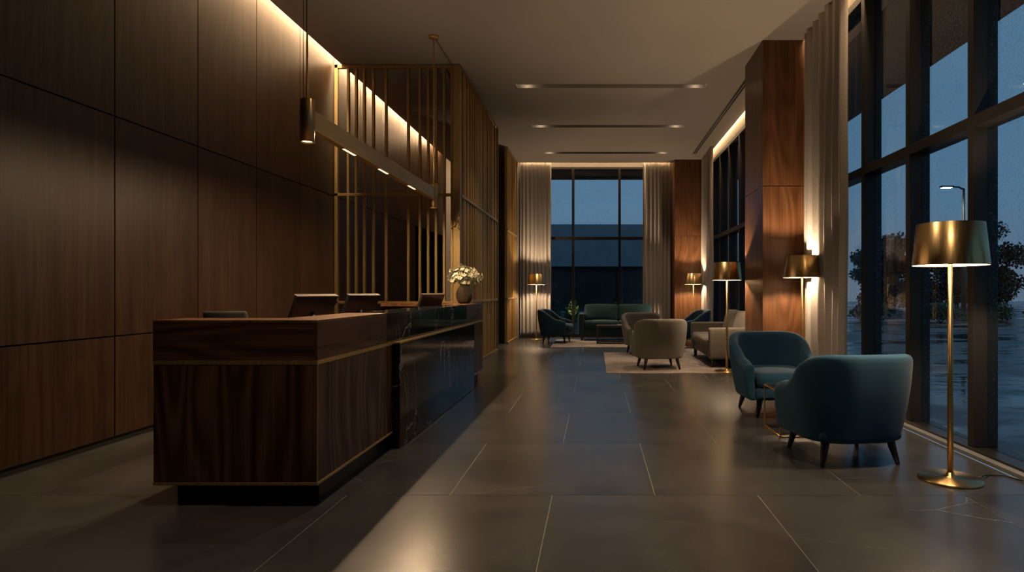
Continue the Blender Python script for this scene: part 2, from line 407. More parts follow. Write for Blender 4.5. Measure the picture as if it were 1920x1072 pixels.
    def build(s, name, mats, parent=None, bevel=0, loc=None, rot=None, normals=False):
        if normals: bmesh.ops.recalc_face_normals(s.bm, faces=s.bm.faces[:])
        me = bpy.data.meshes.new(name); s.bm.to_mesh(me); s.bm.free()
        for m in (mats if isinstance(mats, (list, tuple)) else [mats]): me.materials.append(m)
        o = bpy.data.objects.new(name, me); C.objects.link(o)
        if parent: o.parent = parent
        if loc: o.location = loc
        if rot: o.rotation_euler = rot
        if bevel:
            b = o.modifiers.new('bevel', 'BEVEL'); b.width = bevel; b.segments = 2; b.limit_method = 'ANGLE'; b.harden_normals = False
        return o

def tag(o, label, cat, group=None, kind=None):
    if label: o['label'] = label
    if cat: o['category'] = cat
    if group: o['group'] = group
    if kind: o['kind'] = kind
    return o
def empty(name, loc=(0,0,0), rz=0):
    o = bpy.data.objects.new(name, None); C.objects.link(o); o.location = loc; o.rotation_euler = (0,0,rz)
    o.empty_display_size = .1; return o
def struct(o, label=None):
    o['kind'] = 'structure'
    if label: o['label'] = label
    return o
def dup(root, loc, rz, label=None, group=None):
    r = root.copy(); C.objects.link(r); r.location = loc; r.rotation_euler = (0,0,rz)
    if label: r['label'] = label
    if group: r['group'] = group
    for ch in list(root.children):
        c = ch.copy(); C.objects.link(c); c.parent = r
        for g in list(ch.children):
            d = g.copy(); C.objects.link(d); d.parent = c
    return r
def light(kind, name, loc, energy, col=(1,.62,.30), rot=(0,0,0), **kw):
    l = bpy.data.lights.new(name, kind); l.energy = energy; l.color = col
    for k, v in kw.items(): setattr(l, k, v)
    o = bpy.data.objects.new(name, l); C.objects.link(o); o.location = loc; o.rotation_euler = rot
    return o

# ------------------------------------------------------------------ dimensions
H = 4.5; CAMZ = 1.2; F = 1133.0
XL = -3.80; YN = -2.6; YB = 15.9
XC = 2.74                  # ceiling edge at the right
XI, XG = 2.80, 2.90        # inner face of mullions / glass
ZROW = [.05, .845, 2.585, 4.74]

# ------------------------------------------------------------------ floor
b = MB()
rows = [3.56 + 1.21 * k for k in range(-6, 12)]
for ri, y0 in enumerate(rows):
    off = .352 if (ri % 2 == 0) else .352 - .605
    y1 = y0 + 1.21
    for k in range(-5, 4):
        x0 = off + 1.21 * k; x1 = x0 + 1.21
        a, c = max(x0, -4.6), min(x1, XC - .04); e0, e1 = max(y0, YN), min(y1, YB)
        if c - a < .02 or e1 - e0 < .02: continue
        g = .0020
        b.box(a+g, c-g, e0+g, e1-g, -.03, 0)
b.mat(1).box(-4.6, XC-.04, YN, YB, -.2, -.0015)
struct(b.build('floor', [M['slate'], M['grout']]), 'dark slate floor of large square tiles')

# ------------------------------------------------------------------ left wall with panels
b = MB(); g = .006
ys = [YN] + [4.78 + k for k in range(-7, 11)]
ys = [YN] + [y for y in ys[1:] if y > YN + .1] + [15.4]
for i in range(len(ys)-1):
    y0, y1 = ys[i], ys[i+1]
    for z0, z1 in zip(ZROW, ZROW[1:]):
        if z1 < 2.6 and y0 >= 12.7: 
            continue
        b.mat(0).box(XL-.02, XL, y0+g, y1-g, z0+g, z1-g)
b.mat(1).box(XL-.12, XL-.02, YN, 12.76, 0, H+.35)
b.box(XL-.12, XL-.02, 12.76, 15.4, 2.6, H+.35)
struct(b.build('wall_left', [M['wall_wood'], M['black']]), 'tall walnut panelled wall behind the reception')
b = MB(); b.box(XL-.8, XL-.7, 12.6, 15.9, 0, 2.8); b.box(XL-.8, XL-.02, 12.6, 12.76, 0, 2.8); b.box(XL-.8, XL-.02, 12.6, 15.5, 2.6, 2.7); b.box(XL-.8, XL-.1, 15.4, 15.5, 0, 2.7)
struct(b.build('wall_passage', M['black']))

# end wall behind the screens
b = MB(); b.mat(0).box(XL-.12, -3.0, 15.4, 15.52, 0, H+.35); b.box(-3.0, -1.98, 15.4, 15.52, 4.2, H+.35)
b.box(-2.06, -1.98, 15.4, 15.52, 0, 4.2)
struct(b.build('wall_end', M['plaster']), 'pale plaster wall behind the slatted screens')
d = MB().box(-3.0, -2.06, 15.44, 15.5, .0, 4.2).build('door_1', M['dark_wood']); struct(d, 'tall dark door in the passage between the screens')
MB().box(-2.98, -2.08, 15.425, 15.44, .62, .66).build('door_rail', M['plinth'], d)

# ------------------------------------------------------------------ back wall + window_1
b = MB(); b.box(-2.0, 3.3, YB, YB+.16, 4.46, H+.35); b.box(-2.06, -1.83, YB, YB+.16, 0, 4.46); b.box(1.93, 3.3, YB, YB+.16, 0, 4.46)
b.box(-2.06, -1.98, 15.52, YB, 0, H+.35)
struct(b.build('wall_back', M['plaster']))
XM = [-1.80, -.58, .64, 1.86]
w = MB()
w.box(-1.83, 1.93, YB-.05, YB+.12, 4.40, 4.46); w.box(-1.83, 1.93, YB-.05, YB+.12, 0, .09)
for x in (XM[0], XM[-1]): w.box(x-.03, x+.03, YB-.05, YB+.12, .09, 4.40)
w1 = struct(w.build('window_1', M['frame'], bevel=.003), 'tall dark framed window on the back wall')
for x in XM[1:3]: MB().box(x-.032, x+.032, YB-.06, YB+.12, .09, 4.40).build('mullion', M['frame'], w1, bevel=.003)
for x0, x1 in zip(XM, XM[1:]):
    MB().box(x0+.032, x1-.032, YB-.05, YB+.10, 2.56, 2.63).build('transom', M['frame'], w1, bevel=.003)
    MB().box(x0+.03, x1-.03, YB+.03, YB+.045, .09, 2.56).build('pane', M['glass'], w1)
    MB().box(x0+.03, x1-.03, YB+.03, YB+.045, 2.63, 4.40).build('pane', M['glass'], w1)

# ------------------------------------------------------------------ right wall windows
def side_window(name, y0, y1, mulls, label):
    w = MB(); w.box(XI, XG+.08, y0, y1, 4.25, 4.33); w.box(XI-.03, XG+.08, y0, y1, 0, .045)
    root = struct(w.build(name, M['frame'], bevel=.003), label)
    MB().box(XC-.03, XI-.03, y0, y1, 0, .03).build('sill', M['sill'], root, bevel=.003)
    for m in mulls: MB().box(XI, XG+.08, m, m+.075, .045, 4.25).build('mullion', M['frame'], root, bevel=.003)
    e = [y0-.075] + mulls + [y1]
    for a, c in zip(e, e[1:]):
        a += .075
        if c - a < .05: continue
        MB().box(XI+.0, XG+.07, a, c, 2.415, 2.505).build('transom', M['frame'], root, bevel=.003)
        MB().box(XG, XG+.014, a, c, .045, 2.415).build('pane', M['glass'], root)
        MB().box(XG, XG+.014, a, c, 2.505, 4.25).build('pane', M['glass'], root)
P = .908; A0 = 4.470
near = [A0 + P*k for k in range(-7, 5)]
far = [A0 + P*k for k in range(5, 13)]
side_window('window_3', YN, 8.4, near, 'rain spotted glazing beside the nearest floor lamp')
side_window('window_2', 8.4, YB, far, 'dark framed glazing beyond the wood column')
struct(MB().box(XI, XG+.3, YN, YB, 4.33, H+.35).build('wall_right', M['white_soffit']), 'pale lit strip above the side windows')

# ------------------------------------------------------------------ columns
def column(name, x0, x1, y0, y1, label):
    g = .004; r = MB()
    for z0, z1 in ((.04, 2.585), (2.585, H)):
        r.mat(0).box(x0, x1, y0, y0+.03, z0+g, z1-(g if z1 < 4 else -.05))
        r.box(x0, x0+.03, y0+.032, y1-.032, z0+g, z1-(g if z1 < 4 else -.05))
        r.box(x0, x1, y1-.03, y1, z0+g, z1-(g if z1 < 4 else -.05))
    r.mat(1).box(x0+.012, x1, y0+.012, y1-.012, 0, H+.04)
    struct(r.build(name, [M['col_wood'], M['black']], bevel=.0015), label)
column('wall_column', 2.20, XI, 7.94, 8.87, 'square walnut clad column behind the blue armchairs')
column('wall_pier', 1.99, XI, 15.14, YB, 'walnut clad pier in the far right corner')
# wood return beside curtain
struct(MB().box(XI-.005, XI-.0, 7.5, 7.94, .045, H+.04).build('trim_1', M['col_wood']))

# ------------------------------------------------------------------ ceiling with channels
SL = [(.17, .37), (2.53, 2.73), (4.89, 5.09), (9.61, 9.81), (11.98, 12.18), (14.30, 14.50)]  # first channel is added out of view to light desk front and chair backs
SX0, SX1 = -1.27, 1.79
b = MB(); yy = YN; T = .06
for a, c in SL:
    b.box(-3.69, XC, yy, a, H, H+T)
    b.box(-3.69, SX0, a, c, H, H+T); b.box(SX1, XC, a, c, H, H+T); yy = c
b.box(-3.69, XC, yy, 15.5, H, H+T)
struct(b.build('ceiling', M['ceiling']), 'smooth taupe ceiling')
b = MB(); b.box(XL-.12, XG+.3, YN-.1, YB+.2, H+.35, H+.42)
struct(b.build('trim_roof', M['white_soffit']))
struct(MB().box(XL-.12, XG+.3, YN-.1, YN, 0, H+.35).build('wall_rear', M['plaster']))
# cove lips
struct(MB().box(-3.69, -3.67, YN, 15.4, H+T, H+T+.05).build('trim_cove', M['white_soffit']))

SPOTS = []
def ceiling_channel(y0, y1, label):
    r = empty('ceiling_channel', ((SX0+SX1)/2, (y0+y1)/2, H)); L = (SX1-SX0)/2; W = (y1-y0)/2
    tag(r, label, 'ceiling light', 'recessed ceiling channels with a downlight at each end')
    c = MB(); D = .058; t = .006
    c.box(-L, L, -W, W, D, D+t); c.box(-L, L, -W-.0, -W+t, -.002, D); c.box(-L, L, W-t, W, -.002, D)
    c.box(-L, -L+t, -W, W, -.002, D); c.box(L-t, L, -W, W, -.002, D)
    c.build('channel', M['channel'], r)
    for sx in (-1, 1):
        x = sx * (L-.17)
        d = MB(); d.lathe([(.035, D-.012), (.062, D-.012), (.062, D), (.035, D)], c=(x, 0, 0), n=24, close=True)
        dl = d.build('downlight_ring', M['channel'], r)
        MB().lathe([(0, D-.006), (.034, D-.006)], c=(x, 0, 0), n=20).build('lens', M['led'], dl)
        SPOTS.append((r.location.x + x, r.location.y, H + D - .016))
names = ['ceiling channel light directly overhead', 'nearest ceiling channel light above the camera', 'ceiling channel light above the near end of the desk',
 'largest ceiling channel light fully in view, nearest the camera',
         'middle ceiling channel light, between the widest and narrowest ones', 'smallest ceiling channel light, nearest the back window']
for (a, c), nme in zip(SL, names): ceiling_channel(a, c, nme)

# linear air diffuser
r = empty('air_diffuser', (2.375, 11.75, H)); tag(r, 'long black twin slot air diffuser in the ceiling beside the side windows', 'air vent')
MB().box(-.05, .05, -2.75, 2.75, -.004, -.0005).build('diffuser_flange', M['channel'], r)
for x in (-.024, .024): MB().box(x-.014, x+.014, -2.74, 2.74, -.007, -.004).build('slot', M['black'], r)

# ------------------------------------------------------------------ slatted screens
def screen_front():
    y0 = 8.80; r = empty('slatted_screen', (-2.88, y0, 0))
    tag(r, 'open brass slatted screen facing the viewer behind the reception desk', 'screen', None)
    X = lambda px: (px-1116)*y0/F + 2.88
    zt = H-.005
    MB().box(X(628), X(850), -.02, .04, zt-.05, zt).build('top_rail', M['bronze_lt'], r, bevel=.002)
    MB().box(X(628), X(850), -.02, .04, 2.585, 2.625).build('middle_rail', M['bronze_lt'], r, bevel=.002)
    MB().box(X(628), X(850), -.02, .04, 1.02, 1.055).build('lower_rail', M['bronze_lt'], r, bevel=.002)
    MB().box(X(628), X(850), -.02, .04, 0, .03).build('bottom_rail', M['bronze_lt'], r, bevel=.002)
    MB().box(X(850.5), X(863), -.03, .08, 0, zt).build('corner_post', M['bronze_lt'], r, bevel=.002)
    MB().box(X(628), X(634), -.02, .04, 0, zt).build('end_post', M['bronze_lt'], r, bevel=.002)
    for px in (653, 668, 683, 700, 724, 765.7, 787.3, 803, 817.7, 832.8, 847.5):
        x = X(px); w = .016
        MB().box(x-w, x+w, -.018, .035, .03, zt-.05).build('slat', M['bronze_lt'], r, bevel=.002)
screen_front()
def screen_side(name, x, y0, y1, label, n, seed, zt=H-.005):
    rnd = random.Random(seed)
    r = empty(name, (x, y0, 0)); tag(r, label, 'screen'); L = y1-y0
    for nm, z0, z1, dx in (('top_rail', zt-.05, zt, .035), ('middle_rail', 2.585, 2.625, .04), ('lower_rail', 1.02, 1.055, .04), ('bottom_rail', 0, .05, .045)):
        MB().box(-.04, dx, 0, L, z0, z1).build(nm, M['bronze_lt'], r, bevel=.002)
    MB().box(-.05, .045, L-.04, L, .0, zt).build('end_post', M['bronze_lt'], r, bevel=.002)
    y = .05
    step = (L-.1)/n
    for k in range(n):
        yy = .06 + step*k + rnd.uniform(-.25, .25)*step
        w = rnd.choice((.012, .016, .03)); dd = rnd.uniform(.012, .030)
        MB().box(-.02, dd, yy-w, yy+w, .05, zt-.05).build('slat', M['bronze'], r, bevel=.0015)
    # backing leaf that closes the screen
    MB().box(-.038, -.026, 0, L, .05, zt-.05).build('backing_panel', M['bronze'], r)
screen_side('slatted_screen', -1.995, 8.885, 12.17, 'long brass slatted screen running away beside the vase of flowers', 36, 3)
screen_side('slatted_screen', -2.03, 13.8, 15.78, 'short far brass slatted screen next to the left curtain of the back window', 22, 5)

# ------------------------------------------------------------------ reception desk
DX0, DX1, DY0, DY1 = -2.459, -1.545, 3.36, 8.30
ZT, ZB, ZG0, ZG1 = 1.04, .122, .792, .816
r = empty('reception_desk', (0, 0, 0)); r.location = ((DX0+DX1)/2, DY0, 0)
o = r.location
tag(r, 'long walnut and black marble reception desk with brass trim', 'reception desk')
def db(name, boxes, m, bev=.002, parent=None):
    b = MB()
    for i, bx in enumerate(boxes):
        x0, x1, y0, y1, z0, z1 = bx
        b.box(x0-o.x, x1-o.x, y0-o.y, y1-o.y, z0, z1)
    return b.build(name, m, parent or r, bevel=bev)
db('plinth', [(-2.42, -1.60, 3.50, 8.24, 0, ZB)], M['plinth'])
db('front_panel', [(DX0+.002, DX1-.03, DY0, DY0+.03, ZB+.016, ZG0)], M['desk_wood'])
db('side_panel', [(DX1-.03, DX1, DY0+.0, 4.60, ZB+.016, ZG0)], M['desk_wood'])
db('side_panel', [(DX1-.03, DX1, 7.44, DY1, ZB+.016, ZG0)], M['desk_wood'])
db('end_panel', [(-2.46, DX1-.03, DY1-.03, DY1, ZB+.016, ZG0)], M['desk_wood'])
db('base_trim', [(DX0, DX1-.05, DY0-.003, DY0+.05, ZB, ZB+.016)], M['brass_trim'], .001)
db('base_trim', [(DX1-.05, DX1+.003, DY0-.003, 4.60, ZB, ZB+.016)], M['brass_trim'], .001)
db('base_trim', [(DX1-.05, DX1+.003, 7.44, DY1, ZB, ZB+.016)], M['brass_trim'], .001)
db('brass_reveal', [(DX0, DX1-.05, DY0-.001, DY0+.05, ZG0, ZG1)], M['brass_trim'], 0)
db('brass_reveal', [(DX1-.05, DX1+.001, DY0-.001, 4.60, ZG0, ZG1)], M['brass_trim'], 0)
db('brass_reveal', [(DX1-.05, DX1-.004, 7.44, DY1-.004, ZG0, ZG1)], M['brass_trim'], 0)
db('corner_trim', [(DX1-.003, DX1+.002, DY0-.002, DY0+.003, ZB+.016, ZG0)], M['brass_trim'], 0)
db('front_fascia', [(DX0, DX1-.020, DY0, DY0+.27, ZG1, ZT-.012)], M['desk_band_x'], 0)
db('side_fascia', [(DX1-.020, DX1, DY0, 4.477, ZG1, ZT-.012)], M['desk_band'], 0)
db('inner_fascia', [(-1.845, DX1-.022, DY0+.27, 4.477, ZG1, ZT-.012)], M['desk_band'], 0)
db('side_fascia', [(-1.845, DX1, 7.26, DY1, ZG1, ZT-.012)], M['desk_band'])
db('marble_fascia', [(-1.845, DX1+.001, 4.477, 7.26, ZG1, ZT-.002)], M['marble'])
db('counter_top', [(DX0, DX1, DY0, DY0+.27, ZT-.012, ZT)], M['desk_top'], .001)
db('counter_top', [(-1.845, DX1, DY0+.27, 4.477, ZT-.012, ZT)], M['desk_top'], .001)
db('counter_top', [(-1.845, DX1, 7.26, DY1, ZT-.012, ZT)], M['desk_top'], .001)
db('counter_top', [(-2.85, -1.845, 8.02, DY1, ZT-.04, ZT)], M['desk_top'], .001)
db('marble_front', [(-1.60, -1.49, 4.612, 7.44, .004, .800)], M['marble'])
db('marble_ledge', [(-1.62, -1.486, 4.60, 7.44, .800, .812)], M['brass_trim'], .001)
db('work_surface', [(-2.44, -1.66, 3.66, 8.0, .72, .75)], M['desk_wood'])
db('inner_panel', [(DX0+.01, DX0+.04, 3.40, 3.66, ZB, ZG0)], M['desk_wood'])
db('return_panel', [(-2.85, -2.46, 8.1, 8.13, 0, ZT-.04)], M['desk_wood'])

# monitors
def monitor(loc, rz, label, W=.42, Hh=.30, tilt=-.42, first=None):
    if first: return dup(first, loc, rz, label)
    r = empty('monitor', loc, rz); tag(r, label, 'monitor', 'monitors behind the reception counter')
    # local: screen faces +Y, back faces -Y; leans so the top moves to -Y
    zc = .285
    R = Matrix.Rotation(-tilt, 4, 'X')
    def place(b): 
        for v in b.bm.verts: v.co = (Matrix.Translation((0, 0, zc)) @ R) @ v.co
        return b
    hs = place(MB().soft(0, -.012, 0, W, .035, Hh, r=.010, n=4)).build('housing', M['screen_blk'], r)
    place(MB().box(-W/2, W/2, -.030, .012, Hh/2-.002, Hh/2+.0015)).build('top_edge', M['screen_edge'], r)
    place(MB().box(-W/2+.012, W/2-.012, .006, .009, -Hh/2+.012, Hh/2-.012)).build('display', M['stone_top'], r)
    MB().tube([(0, -.02, .02), (0, -.035, .16), (0, -.03, .27)], [.018, .016, .014], 12).build('stand_neck', M['screen_blk'], r)
    MB().soft(0, 0, .006, .22, .17, .012, r=.006, n=4).build('stand_base', M['screen_blk'], r)
    return r
m1 = monitor((-2.33, 4.95, .75), math.radians(68), 'largest dark monitor seen from behind, nearest the near corner of the desk')
monitor((-2.33, 5.95, .75), math.radians(68), 'dark monitor seen from behind, in the middle of the three on the desk', first=m1)
monitor((-2.06, 7.48, .75), math.radians(66), 'smallest dark monitor, farthest along the desk just left of the vase', first=m1)

# task chair behind the desk
def task_chair():
    r = empty('task_chair', (-3.02, 5.10, 0), math.radians(8)); tag(r, 'dark grey task chair, its low backrest just showing above the desk corner', 'chair')
    b = MB(); b.soft(0, -.22, .905, .33, .045, .27, r=.022, bulge=(0, .01, 0), n=6)
    for v in b.bm.verts:
        v.co.y -= .05*math.cos(v.co.x/.2*1.2) - .05 + (v.co.z-.9)*.15
    b.build('backrest', M['chair_mesh'], r)
    MB().soft(0, .02, .50, .46, .44, .07, r=.03, bulge=(0,0,.01), n=6).build('seat', M['chair_mesh'], r)
    MB().tube([(0, -.12, .46), (0, -.25, .52), (0, -.245, .80)], [.018]*3, 10).build('back_bracket', M['rubber'], r)
    MB().tube([(0, 0, .10), (0, 0, .47)], [.025, .025], 12).build('gas_column', M['rubber'], r)
    for k in range(5):
        a = 2*PI*k/5; x, y = math.cos(a)*.28, math.sin(a)*.28
        lg = MB().tube([(0, 0, .10), (x, y, .07)], [.022, .014], 8).build('base_arm', M['rubber'], r)
        cb = MB(); cb.tube([(x-.012*math.sin(a), y+.012*math.cos(a), .027), (x+.012*math.sin(a), y-.012*math.cos(a), .027)], [.027, .027], 14)
        cb.build('caster', M['rubber'], lg)
task_chair()

# ------------------------------------------------------------------ vase and flowers
VX, VY = -1.715, 7.92
v = MB(); pr = [(0, 0), (.055, 0), (.078, .012), (.098, .05), (.108, .10), (.105, .15), (.088, .195), (.066, .222), (.062, .235), (.064, .245),
     (.058, .245), (.056, .235), (.060, .222), (.082, .192), (.099, .15), (.101, .10), (.092, .05), (.070, .02), (0, .012)]
v.lathe(pr, n=40)
tag(v.build('vase', M['smoke'], loc=(VX, VY, ZT+.001)), 'round smoked bronze glass vase standing on the far end of the reception desk', 'vase')
def flowers():
    rnd = random.Random(11)
    r = empty('flower_bouquet', (VX, VY, ZT+.02)); tag(r, 'loose bunch of cream white blossoms with green leaves in the bronze vase', 'flowers')
    def flower_mesh():
        b = MB()
        for k in range(5):
            a = 2*PI*k/5
            c, s_ = math.cos(a), math.sin(a)
            P = [(0, 0, 0), (.010, -.009, .004), (.022, -.010, .010), (.027, 0, .013), (.022, .010, .010), (.010, .009, .004)]
            lo = [b.bm.verts.new((p[0]*c-p[1]*s_, p[0]*s_+p[1]*c, p[2]-.0006)) for p in P]
            hi = [b.bm.verts.new((p[0]*c-p[1]*s_, p[0]*s_+p[1]*c, p[2]+.0006)) for p in P]
            b.bm.faces.new(hi); b.bm.faces.new(lo[::-1])
            for i in range(6): b.bm.faces.new((lo[i], lo[(i+1)%6], hi[(i+1)%6], hi[i]))
        b.mat(1).lathe([(0, 0), (.005, .002), (.005, .006), (0, .008)], n=8)
        return b
    base = None
    heads = []
    for i in range(96):
        for _ in range(50):
            a = rnd.uniform(0, 2*PI); e = rnd.uniform(-.25, 1.35)
            q = Vector((math.cos(a)*math.cos(e)*.205, math.sin(a)*math.cos(e)*.15, 0.305+math.sin(e)*.135))
            q += Vector((rnd.uniform(-.03,.03), rnd.uniform(-.03,.03), rnd.uniform(-.035,.035)))
            if all((q-h).length > .023 for h in heads): break
        heads.append(q)
    for i, q in enumerate(heads):
        if base is None: o_ = base = flower_mesh().build('blossom', [M['petal'], M['stamen']], r)
        else: o_ = base.copy(); C.objects.link(o_); o_.parent = r
        o_.location = q; d = (q-Vector((0,0,.26))).normalized()
        o_.rotation_euler = (d + Vector((rnd.uniform(-.5,.5),)*3)).to_track_quat('Z', 'Y').to_euler()
        s_ = rnd.uniform(.75, 1.25); o_.scale = (s_, s_, s_)
    b = MB()
    for q in heads[::2]:
        m = Vector((q.x*.15, q.y*.15, .20)); b.tube([(q.x*-.1, q.y*-.1, .0), m, m.lerp(q, .5)+Vector((0,0,.02)), q], [.0022]*4, 5)
    b.build('stems', M['stem'], r)
    b = MB()
    for i in range(130):
        q = heads[i % len(heads)]*rnd.uniform(.82, 1.0)+Vector((rnd.uniform(-.03,.03), rnd.uniform(-.03,.03), rnd.uniform(-.01,.045)))
        d = Vector((rnd.gauss(0,1), rnd.gauss(0,1), rnd.gauss(.4,1))).normalized(); u = d.orthogonal().normalized(); l = rnd.uniform(.02, .04); w = l*.28; n_ = d.cross(u)*.0007
        P = [q, q+d*l*.4+u*w, q+d*l, q+d*l*.4-u*w]
        lo = [b.bm.verts.new(p-n_) for p in P]; hi = [b.bm.verts.new(p+n_) for p in P]
        b.bm.faces.new(hi); b.bm.faces.new(lo[::-1])
        for k in range(4): b.bm.faces.new((lo[k], lo[(k+1)%4], hi[(k+1)%4], hi[k]))
    f = b.build('leaves', M['leafg'], r); f['kind'] = 'stuff'
flowers()

# ------------------------------------------------------------------ pendant
def pendant():
    x = -2.09; r = empty('pendant_light', (x, 6.1, H)); tag(r, 'long bronze bar pendant with a brass cylinder spotlight at each end, hung over the desk', 'pendant light')
    L = lambda y: y-6.1
    zb, zt = 2.28-H, 2.592-H
    for y in (4.385, 7.82):
        MB().lathe([(0, -.001), (.062, -.001), (.066, -.006), (.066, -.024), (.060, -.030), (0, -.030)], c=(0, L(y), 0), n=32).build('ceiling_canopy', M['brass_trim'], r)
        MB().tube([(0, L(y), -.03), (0, L(y), zt)], [.007, .007], 10).build('suspension_rod', M['brass_trim'], r)
        c = MB(); c.lathe([(0, zt), (.046, zt), (.050, zt-.004), (.050, zb), (.044, zb), (.044, zb+.02), (0, zb+.02)], n=40)
        cy = c.build('cylinder_spot', M['brass'], r, loc=(0, L(y), 0))
        MB().lathe([(0, zb+.012), (.043, zb+.012)], n=32).build('lens', M['led'], cy)
    MB().tube([(-.035, L(4.40), zt-.01), (-.035, L(4.40), -.002)], [.0025]*2, 6).build('power_cable', M['rubber'], r)
    b = MB(); z0, z1 = 2.388-H, 2.530-H
    b.box(-.025, .025, L(4.46), L(7.74), z0, z1)
    b.build('light_bar', M['pend'], r, bevel=.002)
    MB().box(-.030, .030, L(4.45), L(7.75), z0-.006, z0+.004).build('bar_lip', M['brass_trim'], r, bevel=.001)
    MB().box(-.006, .006, L(4.43), L(4.47), z0+.03, z1-.03).build('bracket', M['brass_trim'], r)
    MB().box(-.006, .006, L(7.73), L(7.78), z0+.03, z1-.03).build('bracket', M['brass_trim'], r)
    for y in (5.14, 5.96, 6.88): 
        MB().box(-.010, .010, L(y)-.12, L(y)+.12, z0-.008, z0-.006).build('led_strip', M['led_lo'], r)
pendant()

# ------------------------------------------------------------------ floor lamps
ZS0, ZS1 = 1.365, 1.63
def make_lamp(loc, label):
    r = empty('floor_lamp', loc); tag(r, label, 'floor lamp', 'brass drum shade floor lamps')
    MB().lathe([(0, 0), (.183, 0), (.187, .004), (.187, .012), (.180, .017), (.05, .022), (.026, .030), (.020, .05), (0, .05)], n=64).build('base', M['brass'], r)
    MB().tube([(0,0,.03), (0,0,.7), (0,0,1.43)], [.0175, .0165, .013], 20).build('pole', M['brass'], r)
    s = MB()
    n_ = 64; t = .003
    s.lathe([(.216, ZS0), (.219, ZS0), (.219, ZS0+.006), (.193, ZS1), (.190, ZS1), (.216-.002, ZS0+.006)], n=n_, close=True, mats=[0,0,0,0,1,1])
    sh = s.build('lamp_shade', [M['brass'], M['shade_in']], r)
    for k in range(3):
        a = 2*PI*k/3+.4
        MB().tube([(math.cos(a)*.015, math.sin(a)*.015, 1.585), (math.cos(a)*.1935, math.sin(a)*.1935, 1.60)], [.003, .003], 6).build('shade_arm', M['brass_trim'], sh)
    MB().tube([(0,0,1.41), (0,0,1.44)], [.02, .02], 16).build('bulb_socket', M['brass_trim'], r)
    MB().tube([(.012,0,1.42), (.04,0,1.50), (.012,0,1.588)], [.003]*3, 6).build('harp', M['brass_trim'], r)
    return r
LAMPS = [((2.262, 3.85, 0), 'nearest and tallest looking brass floor lamp, at the right edge beside the window', 0),
 ((2.50, 7.30, 0), 'brass floor lamp right in front of the big walnut column, behind the blue armchairs', 0),
 ((1.965, 9.02, 0), 'brass floor lamp with round base at the near arm of the beige sofa', 0),
 ((2.36, 14.52, 0), 'brass floor lamp before the walnut pier in the far right corner', 0),
 ((-1.46, 15.0, 0), 'brass floor lamp in front of the left curtain of the back window', 0)]
first = None
for loc, lab, rz in LAMPS:
    if first is None: first = make_lamp(loc, lab)
    else: dup(first, loc, rz, lab)
cb = MB(); cb.tube([(2.44, 3.86, .006), (2.50, 3.88, .02), (2.56, 3.93, .006), (2.66, 3.92, .006), (2.70, 3.8, .006)], [.004]*5, 8)
tag(cb.build('power_cord', M['rubber']), 'short black cord leaving the base of the nearest floor lamp', 'cord')

